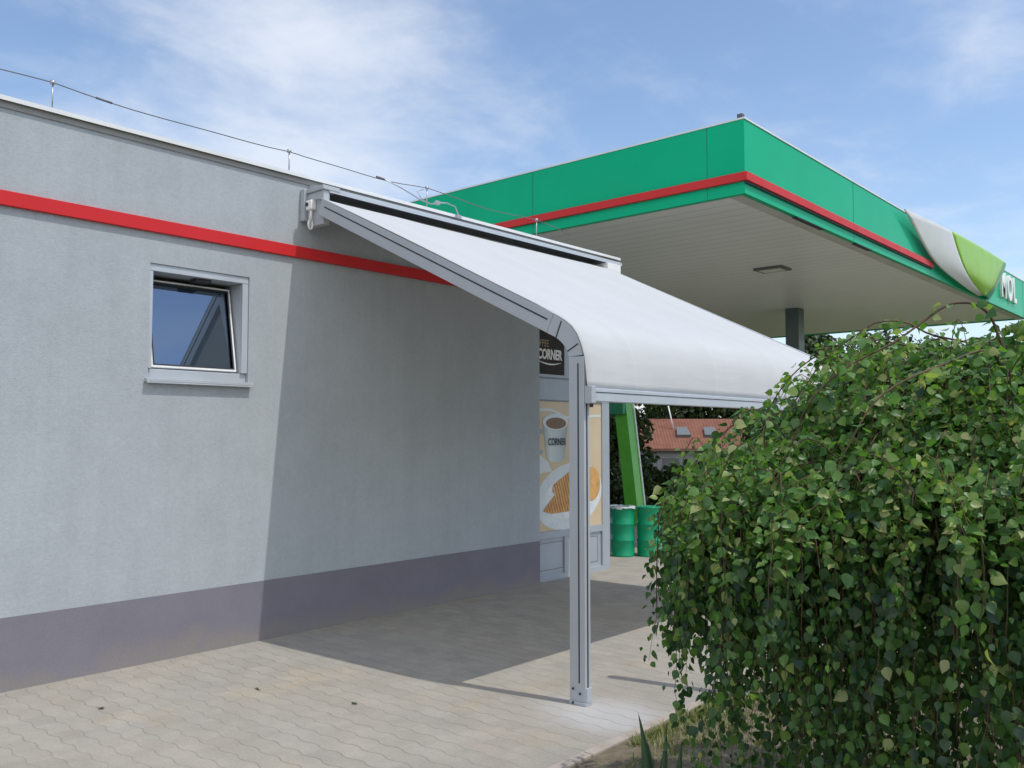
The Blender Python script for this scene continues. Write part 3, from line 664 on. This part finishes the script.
for x in (-1.85, .05):
    b = B(); 
    for u0, u1 in ((.38, .62),):
        p = lambda u, dx, h: (x + dx, 3*u - h*.55, 2.66 + 2.06*u + .10 + h)
        loop_prism(b, [p(.36, 0, 0), p(.36, .95, 0), p(.62, .8, 0), p(.62, .1, 0)], (0, -.12, .2))
    obj('skylight', b, simple('skylight_grey', (.13, .15, .16), .5), rf, world_coords=False)
b = B(); tube(b, [(-1.9, 1.9, 4.0), (-2.3, 1.8, 5.7)], .045, 8); obj('mast', b, M_WHITE, rf, world_coords=False)
b = B(); tube(b, [(-3.95, -.02, 2.62), (4.3, -.02, 2.62)], .07, 8); obj('gutter', b, simple('gutter_brown', (.12, .07, .05), .5), rf, world_coords=False)
b = B(); box(b, -3.0, -1.9, .36, .42, 1.0, 2.1); wd = obj('window', b, M_DARK, ho, world_coords=False)
b = B(); box(b, .6, 1.7, .36, .42, 1.0, 2.1); obj('window', b, M_DARK, ho, world_coords=False)

# ------------------------------------------------------------------ background trees and shrubs
def leaf_cloud(rng, centers, count, size):
    """many small bent leaf-clump faces inside overlapping lobes"""
    vs, fs, tn = [], [], []
    w = np.array([c[3] ** 2 for c in centers]); w = w / w.sum()
    for k in rng.choice(len(centers), count, p=w):
        cx, cy, cz, r, sq = centers[k]
        d = rng.normal(size=3); d /= np.linalg.norm(d); rad = r * (rng.uniform(.25, 1.08) ** .45)
        p = np.array([cx, cy, cz]) + d * rad * np.array([1, 1, sq])
        n = d + rng.normal(size=3) * .6; n /= np.linalg.norm(n); a = np.cross(n, rng.normal(size=3)); a /= np.linalg.norm(a); b = np.cross(n, a)
        s = size * rng.uniform(.6, 1.4); i = len(vs)
        vs += [tuple(p - a*s), tuple(p - b*s*.6 + n*s*.15), tuple(p + a*s), tuple(p + b*s*.6 + n*s*.15)]; fs.append((i, i+1, i+2, i+3))
        t = float(np.clip(rng.normal(.45, .2), 0, 1)); tn += [t] * 4
    return vs, fs, tn
M_TREE = m_leaf('tree_leaves', [(.018, .034, .012), (.034, .06, .018), (.065, .10, .028)], .25)
M_SHRUB = m_leaf('shrub_leaves', [(.022, .045, .016), (.04, .075, .022), (.08, .12, .03)], .25)
M_BARK = m_bark('grey_bark', (.09, .07, .055), (.16, .135, .11))
def tree(lat, dep, h, r, seed, label, z0=-2.0, count=3600, size=.22, nm='broadleaf_tree', low=.3, group='trees beyond the house'):
    rng = np.random.default_rng(seed); x, y = gpt(lat, dep)
    t = thing(nm, label, 'tree', (x, y, z0), 0, group, local=True)
    b = B(); tube(b, [(0, 0, -.1), (.06, .02, h*.25), (-.04, .05, h*.5), (.02, 0, h*.8)], [r*.09, r*.07, r*.045, r*.015], 8)
    for i in range(7):
        a = i * 2.4 + seed; zz = h * (.3 + .07 * i); e = r * .75
        tube(b, [(0, 0, zz), (math.cos(a)*e*.5, math.sin(a)*e*.5, zz + h*.09), (math.cos(a)*e, math.sin(a)*e, zz + h*.13)], [r*.03, r*.02, r*.006], 6)
    obj('trunk', b, M_BARK, t, world_coords=False)
    cs = []
    for i in range(15):
        a = rng.uniform(0, 6.28); f = rng.uniform(0, 1); zz = h * (low + (1 - low) * f * .92); rr = r * math.sqrt(max(.05, 1 - (1.7 * f - .75) ** 2)) * rng.uniform(.3, .85)
        cs.append((math.cos(a)*rr, math.sin(a)*rr, zz, r * rng.uniform(.28, .48), rng.uniform(.6, .95)))
    cs.append((0, 0, h * .88, r * .4, .9)); cs.append((0, 0, h * .6, r * .6, 1))
    pydata('crown', *leaf_cloud(rng, cs, count, size)[:2], M_TREE, t, tone=leaf_cloud(np.random.default_rng(seed), cs, count, size)[2])
    return t
TL = [(11.5, 66, 8.4, 3.6, 'dark dense tree behind the left end of the tiled roof'), (15.5, 68, 8.8, 3.9, 'dark broad tree behind the middle of the tiled roof'),
      (20.5, 67, 9.2, 4.0, 'dark tree right of the tiled house behind the birch'), (17.2, 57.5, 5.3, 2.0, 'small dark tree overhanging the right side of the tiled roof'),
      (24.8, 72, 12.0, 4.2, 'tall tree right of the canopy column above the birch'), (29.6, 74, 12.3, 4.5, 'broad tall tree under the far edge of the canopy'),
      (34.5, 72, 11.4, 4.2, 'tree under the far canopy edge, second from the right frame edge'), (40.5, 76, 11.8, 4.6, 'tall tree below the white canopy letters'), (46.5, 74, 13.0, 4.8, 'tall tree at the right frame edge behind the birch'),
      (6.5, 67, 9.0, 3.8, 'dark tree behind the green pylon')]
for i, (la, de, h, r, lb) in enumerate(TL): tree(la, de, h, r, 11 + i, lb)
def shrub(lat, dep, h, r, seed, label):
    rng = np.random.default_rng(seed); x, y = gpt(lat, dep)
    t = thing('hedge_shrub', label, 'shrub', (x, y, terrain_h(x, y)), 0, 'hedge shrubs behind the pylon', local=True)
    b = B()
    for i in range(5): a = i * 1.3; tube(b, [(math.cos(a)*.1, math.sin(a)*.1, 0), (math.cos(a)*r*.5, math.sin(a)*r*.5, h*.6)], [.03, .012], 6)
    obj('stem', b, M_BARK, t, world_coords=False)
    cs = [(rng.uniform(-.6, .6)*r, rng.uniform(-.6, .6)*r, h * f, r * .5, .9) for f in np.linspace(.14, .86, 12)]
    v, f, tn = leaf_cloud(rng, cs, 2600, .075); pydata('crown', v, f, M_SHRUB, t, tone=tn)
for i, (la, de, h, r, lb) in enumerate([(1.5, 20.5, 2.6, .8, 'dark leafy hedge shrub behind the shop mullion'), (2.45, 20, 2.5, .75, 'dark leafy hedge shrub between the shop front and the pylon'), (3.1, 21, .95, .55, 'low hedge shrub right behind the green pylon'),
                                       (4.1, 21, .85, .7, 'low hedge shrub right of the pylon below the tiled roof'), (5.4, 21.5, .9, .85, 'low hedge shrub behind the left edge of the birch')]): shrub(la, de, h, r, 50 + i, lb)

# ------------------------------------------------------------------ weeping birch
BX, BY = -.84, 3.92
bi = thing('weeping_birch', 'large weeping birch with hanging leafy strands right of the awning', 'tree', (BX, BY, 0), 0, None, local=True)
rg = random.Random(21)
Rv = Vector((math.cos(R_(41.04)), math.sin(R_(41.04)), 0)); Fv = Vector((-math.sin(R_(41.04)), math.cos(R_(41.04)), 0))
def ztop(r): return float(np.interp(r, (0, .5, .72, .85, 1.0, 1.15, 1.35), (2.03, 2.0, 1.94, 1.80, 1.66, 1.60, 1.53)))
LV, LF, LT = [], [], []
def leaf(p, tip, nrm, L, tone):
    tip = tip.normalized(); s = tip.cross(nrm)
    if s.length < 1e-4: s = tip.orthogonal()
    s.normalize(); n = s.cross(tip).normalized(); w = L * rg.uniform(.72, .92); i = len(LV); fold = L * rg.uniform(.04, .16); cu = L * rg.uniform(-.2, .34)
    ring = ((.05, .20), (.20, .45), (.40, .50), (.64, .36), (.85, .13))
    P = [p, p + tip*L*.40]
    for sg_ in (-1, 1):
        for a, b in ring: P.append(p + tip*L*a + s*w*b*sg_ + n*(fold*2*b - cu*a*a))
    P.append(p + tip*L - n*cu)
    LV.extend(P); k = i + 12
    for q in (2, 7):
        LF.extend([(i, i+1, i+q+1, i+q) if q == 2 else (i, i+q, i+q+1, i+1), (i+1, i+q+3, i+q+2, i+q+1) if q == 2 else (i+1, i+q+1, i+q+2, i+q+3), (i+1, k, i+q+4, i+q+3) if q == 2 else (i+1, i+q+3, i+q+4, k)])
    LT.extend([tone] * 13)
TW = B()
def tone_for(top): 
    t = rg.gauss(.29, .19) + (.24 if top else 0)  # top leaves get a lighter tone, painting in the sunlit crown
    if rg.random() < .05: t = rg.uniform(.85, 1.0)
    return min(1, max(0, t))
def dress(pts, dens, top_z, outward, size=1.0, thin=0.0):
    """alternate stalked leaves, a few short twigs"""
    acc = rg.uniform(0, dens)
    for a, b in zip(pts, pts[1:]):
        d = b - a; L = d.length
        if L < 1e-5: continue
        dn = d / L
        while acc < L:
            p = a + dn * acc; acc += dens * rg.uniform(.4, 1.6) * (1 + thin * max(0, top_z + .1 - p.z))
            ang = rg.uniform(0, 6.283); out = Vector((math.cos(ang), math.sin(ang), rg.uniform(-.35, .1)))
            q = p + out * rg.uniform(.010, .045)
            tip = Vector((out.x * .6 + rg.gauss(0, .3), out.y * .6 + rg.gauss(0, .3), -rg.uniform(.1, 1.0)))
            if p.z < top_z: tip.x *= .6; tip.y *= .6; tip.z -= .25
            if p.z > top_z and rg.random() < .6: tip.z *= .35
            nr = outward * .4 + Vector((rg.gauss(0, .7), rg.gauss(0, .7), rg.uniform(-.2, 1.1)))
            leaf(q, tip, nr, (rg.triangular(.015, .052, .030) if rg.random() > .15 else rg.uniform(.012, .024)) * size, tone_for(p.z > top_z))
        acc -= L
def strand(phi, rs, zend, dens=.0066, r0=.0030, outw=.06):
    o = Vector((math.cos(phi), math.sin(phi), 0)); zt = ztop(rs) + rg.gauss(0, .03)
    p0 = Vector((rg.gauss(0, .05), rg.gauss(0, .05), rg.uniform(1.62, 1.95))); p1 = o * rs * rg.uniform(.4, .7) + Vector((rg.gauss(0, .1), rg.gauss(0, .1), zt + rg.uniform(.12, .34))); p2 = o * rs + Vector((0, 0, zt - .08))
    pts = [(1-t)**2 * p0 + 2*t*(1-t) * p1 + t*t * p2 for t in [i / 9 for i in range(10)]]
    z = p2.z; p = p2.copy(); vx = o * outw + Vector((rg.gauss(0, .05), rg.gauss(0, .05), 0))
    while z > zend:
        st = .09; p = p + vx * st + Vector((rg.gauss(0, .012), rg.gauss(0, .012), -st)); vx *= .86; z = p.z; pts.append(p.copy())
    n = len(pts); tube(TW, pts, [r0 * (1 - .75 * i / (n-1)) for i in range(n)], 4, False)
    dress(pts[3:], dens, ztop(rs) - .25, o, 1.0, rg.uniform(.5, 3.4))
    # side twigs that hang from the arch
    for k in range(rg.randint(1, 3)):
        i = rg.randint(4, min(9, n-1)); q = pts[i]; s = o.cross(Vector((0, 0, 1))) * rg.uniform(-1, 1) + o * rg.uniform(-.2, .5); tp = [q]
        L = rg.uniform(.25, .7); 
        for j in range(1, 7): t = j / 6; tp.append(q + s * .22 * math.sqrt(t) + Vector((0, 0, .03 * math.sin(math.pi*t) - L * t * t)))
        tube(TW, tp, [.0022] * 6 + [.001], 3, False); dress(tp, dens * 1.15, ztop(rs) - .25, o)
left = math.atan2(-Rv.y, -Rv.x); near = math.atan2(-Fv.y, -Fv.x)
GAPS = [(left + a, wd) for a, wd in ((.62, .07), (.95, .06), (1.28, .10), (1.62, .06), (1.95, .11), (2.3, .08), (2.62, .09), (.3, .04), (2.95, .07))]
for i in range(360):
    # more strands on the sides the path and the shop see
    u = rg.random()
    if u < .64: phi = left + rg.gauss(.45, .75)
    else: phi = rg.uniform(0, 6.283)
    if any(abs((phi - g + math.pi) % (2*math.pi) - math.pi) < wd for g, wd in GAPS) and rg.random() < .93: continue
    dl = math.cos(phi - left)
    rs = 1.20 * math.sqrt(rg.uniform(.06, 1.0)) * (1 - .10 * max(0, math.cos(phi - near)))
    if dl > .75 and rs > 1.08: ze = rg.uniform(.95, 1.25)
    elif dl > .55 and rs > .9: ze = rg.uniform(.35, .85)
    else: ze = rg.uniform(.06, .6)
    strand(phi, rs, ze)
for i in range(60):                                   # fuller skirt towards the shop
    strand(left + rg.gauss(.05, .33), rg.uniform(1.0, 1.33), rg.choice([rg.uniform(.98, 1.2), rg.uniform(1.0, 1.3), rg.uniform(.9, 1.1)]), .009)
for i in range(60):                                   # long trails that fill the foot of the curtain
    strand(left + rg.uniform(.45, 2.6), rg.uniform(.75, 1.12), rg.uniform(.03, .28), .0075)
for i in range(75):                                   # loose sprays that break the outline
    phi = left + rg.gauss(.5, .8); o = Vector((math.cos(phi), math.sin(phi), 0)); rs = rg.uniform(.35, 1.15); q = o * rs + Vector((0, 0, ztop(rs) - .04)); sd = o.cross(Vector((0, 0, 1))) * rg.uniform(-.8, .8) + o * rg.uniform(.2, 1.0)
    L = rg.uniform(.18, .42); up = rg.uniform(.05, .22); tp = [q + sd * L * t + Vector((0, 0, up * math.sin(math.pi * min(1, t * 1.1)) - .38 * L * t ** 2.2)) for t in [j / 8 for j in range(9)]]
    tube(TW, tp, [.0026 * (1 - .08 * j) for j in range(9)], 4, False); dress(tp[1:], .011, 0, o, .95)
# bare wiry arches standing out of the top
def arch(world_pts, r, dens, size=1.05):
    pts = crv([Vector(p) - Vector((BX, BY, 0)) for p in world_pts], 26); n = len(pts)
    tube(TW, pts, [r * (1 - .5 * i / (n-1)) for i in range(n)], 6, False)
    if dens: dress(pts[4:], dens, 0, Vector((-.5, -.5, .3)), size)
arch([(-.701, 3.353, 2.017), (-.719, 3.333, 2.085), (-.737, 3.312, 2.149), (-.774, 3.277, 2.189), (-.825, 3.233, 2.193), (-.864, 3.2, 2.172), (-.904, 3.168, 2.135), (-.996, 3.094, 2.051), (-1.101, 3.008, 1.983), (-1.22, 2.95, 1.86), (-1.30, 2.93, 1.66)], .0055, .022)
arch([(-.858, 3.478, 2.082), (-.952, 3.394, 2.11), (-1.019, 3.332, 2.154), (-1.087, 3.273, 2.154), (-1.129, 3.239, 2.128), (-1.25, 3.17, 2.02), (-1.36, 3.12, 1.85)], .004, .02)
arch([(-.80, 3.75, 1.95), (-1.0, 3.62, 2.06), (-1.25, 3.52, 2.12), (-1.45, 3.46, 2.03), (-1.58, 3.42, 1.86), (-1.64, 3.40, 1.66)], .0038, .013)
arch([(-.78, 3.7, 1.9), (-.72, 3.25, 2.02), (-.78, 2.95, 1.97), (-.92, 2.75, 1.86), (-1.02, 2.66, 1.65)], .0045, .02)
arch([(-.75, 3.8, 1.9), (-.62, 3.45, 2.1), (-.52, 3.2, 2.13), (-.50, 3.0, 2.0), (-.52, 2.85, 1.7), (-.53, 2.8, 1.2)], .0045, .018)
# a few long strands brushing the paving edge
for la, de, zt, ze in ((.68, 3.62, 1.2, .50), (.70, 3.7, 1.25, .60), (.74, 3.5, 1.25, .35), (.80, 3.45, 1.2, .22), (.70, 3.9, 1.45, .98), (.68, 3.8, 1.5, 1.05), (.72, 4.0, 1.5, 1.08)):
    x, y = gpt(la, de); p = Vector((x - BX, y - BY, zt)); pts = []
    q0 = p - p * .45; q0.z = zt + .42
    for i in range(8): t = i / 7; pts.append(q0.lerp(p, t) + Vector((0, 0, .10 * math.sin(math.pi * t))))
    while p.z > ze: p = p + Vector((rg.gauss(0, .012), rg.gauss(0, .012), -.08)); pts.append(p.copy())
    n = len(pts); tube(TW, pts, [.003 * (1 - .7 * i / (n-1)) for i in range(n)], 4, False); dress(pts[2:], .013, 9, Vector((-.6, -.6, 0)))
obj('branches', TW, m_bark('birch_twig', (.05, .028, .018), (.13, .078, .045)), bi, world_coords=False)
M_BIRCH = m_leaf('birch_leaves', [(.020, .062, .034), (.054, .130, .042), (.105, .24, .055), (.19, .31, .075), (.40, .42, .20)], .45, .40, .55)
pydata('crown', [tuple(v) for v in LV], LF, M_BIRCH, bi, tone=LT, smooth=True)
bm = B(); tube(bm, [(0, 0, -.05), (.02, .01, .5), (-.02, .02, 1.0), (.03, 0, 1.5), (0, 0, 1.95)], [.06, .05, .045, .04, .03], 10)
for i in range(6):
    a = i * 1.05 + .3; tube(bm, [(0, 0, 1.45 + .05*i), (.25*math.cos(a), .25*math.sin(a), 1.72), (.55*math.cos(a), .55*math.sin(a), 1.82), (.8*math.cos(a), .8*math.sin(a), 1.66)], [.020, .015, .010, .005], 8)
obj('trunk', bm, m_bark('birch_bark', (.09, .065, .05), (.22, .19, .16)), bi, world_coords=False)

# ------------------------------------------------------------------ grass, iris, weeds
gv, gf, gt = [], [], []
r2 = random.Random(4)
for i in range(7600):
    x = -2.83 + r2.uniform(0, 1) ** 1.9 * 1.7; y = r2.uniform(3.3, 5.6); h = r2.uniform(.02, .075); a = r2.uniform(0, 6.28); dx, dy = math.cos(a), math.sin(a); w = r2.uniform(.0025, .006); bnd = r2.uniform(.01, .07); k = len(gv)
    if y < 4.25 and x < -2.66: continue
    gv += [(x - dy*w, y + dx*w, .01), (x + dy*w, y - dx*w, .01), (x + dx*bnd*.4 + dy*w*.7, y + dy*bnd*.4 - dx*w*.7, h*.65), (x + dx*bnd*.4 - dy*w*.7, y + dy*bnd*.4 + dx*w*.7, h*.65), (x + dx*bnd, y + dy*bnd, h)]
    gf += [(k, k+1, k+2, k+3), (k+3, k+2, k+4)]; gt += [min(1, max(0, r2.gauss(.5, .25)))] * 5
tag(pydata('grass', gv, gf, m_leaf('dry_grass', [(.09, .15, .035), (.20, .23, .08), (.38, .34, .17)], .3), tone=gt), 'short dry grass along the kerb under the weeping birch', 'grass', kind='stuff')
ir = thing('iris_plant', 'upright sword shaped green iris leaves at the kerb in front of the birch', 'plant', (-2.41, 3.86, 0), local=True)
M_IRIS = m_leaf('iris_leaf', [(.08, .16, .085), (.13, .22, .10)], .25)
for (dx, dy, h, a, w, ln) in ((-.02, -.05, .375, .2, .021, -.045), (.035, .02, .335, .5, .013, .015), (.09, .06, .25, .1, .013, .02), (-.04, .03, .22, .8, .014, -.03), (.05, -.06, .26, 1.1, .014, .04), (.16, .07, .20, .4, .012, .05)):
    v, f = [], []
    c, s = Rv * math.cos(a) + Fv * math.sin(a), None
    for i in range(9):
        t = i / 8; ww = w * (1 - t ** 2.2) ** .8 * (.75 + .5 * math.sin(math.pi * min(1, t*1.4))); ctr = Vector((dx, dy, 0)) + Rv * ln * t * t + Vector((0, 0, h * t)); nn = c.cross(Vector((0, 0, 1)))
        v += [tuple(ctr - c*ww), tuple(ctr + nn*ww*.28), tuple(ctr + c*ww), tuple(ctr - nn*ww*.28)]
    for i in range(8):
        for j in range(4): f.append((i*4+j, i*4+(j+1) % 4, (i+1)*4+(j+1) % 4, (i+1)*4+j))
    pydata('blade', v, f, M_IRIS, ir, tone=[r2.random()] * len(v), smooth=True)
M_WEED = m_leaf('weed_leaf', [(.03, .05, .02), (.06, .085, .035)], .2)
wl = ['tiny weed tuft in a paving joint nearest the left frame edge', 'tiny weed tuft in the paving near the plinth below the window', 'tiny weed tuft in the paving joint left of the shadow corner']
for (x, y, s), lb in zip(((-5.75, 2.62, .75), (-5.37, 3.52, .7), (-4.62, 3.74, .8)), wl):
    v, f, t = [], [], []
    for i in range(26):
        a = r2.uniform(0, 6.28); L = r2.uniform(.009, .026) * s; w = .004; dx, dy = math.cos(a), math.sin(a); ox, oy = r2.gauss(0, .012), r2.gauss(0, .006); k = len(v)
        v += [(ox, oy, 0.002), (ox + dx*L*.5 - dy*w, oy + dy*L*.5 + dx*w, L*.5), (ox + dx*L, oy + dy*L, L*.35), (ox + dx*L*.5 + dy*w, oy + dy*L*.5 - dx*w, L*.5)]; f.append((k, k+1, k+2, k+3)); t += [r2.random()] * 4
    o = pydata('weed_tuft', v, f, M_WEED, tone=t); o.location = (x, y, 0); tag(o, lb, 'weed', 'weed tufts in the paving joints')
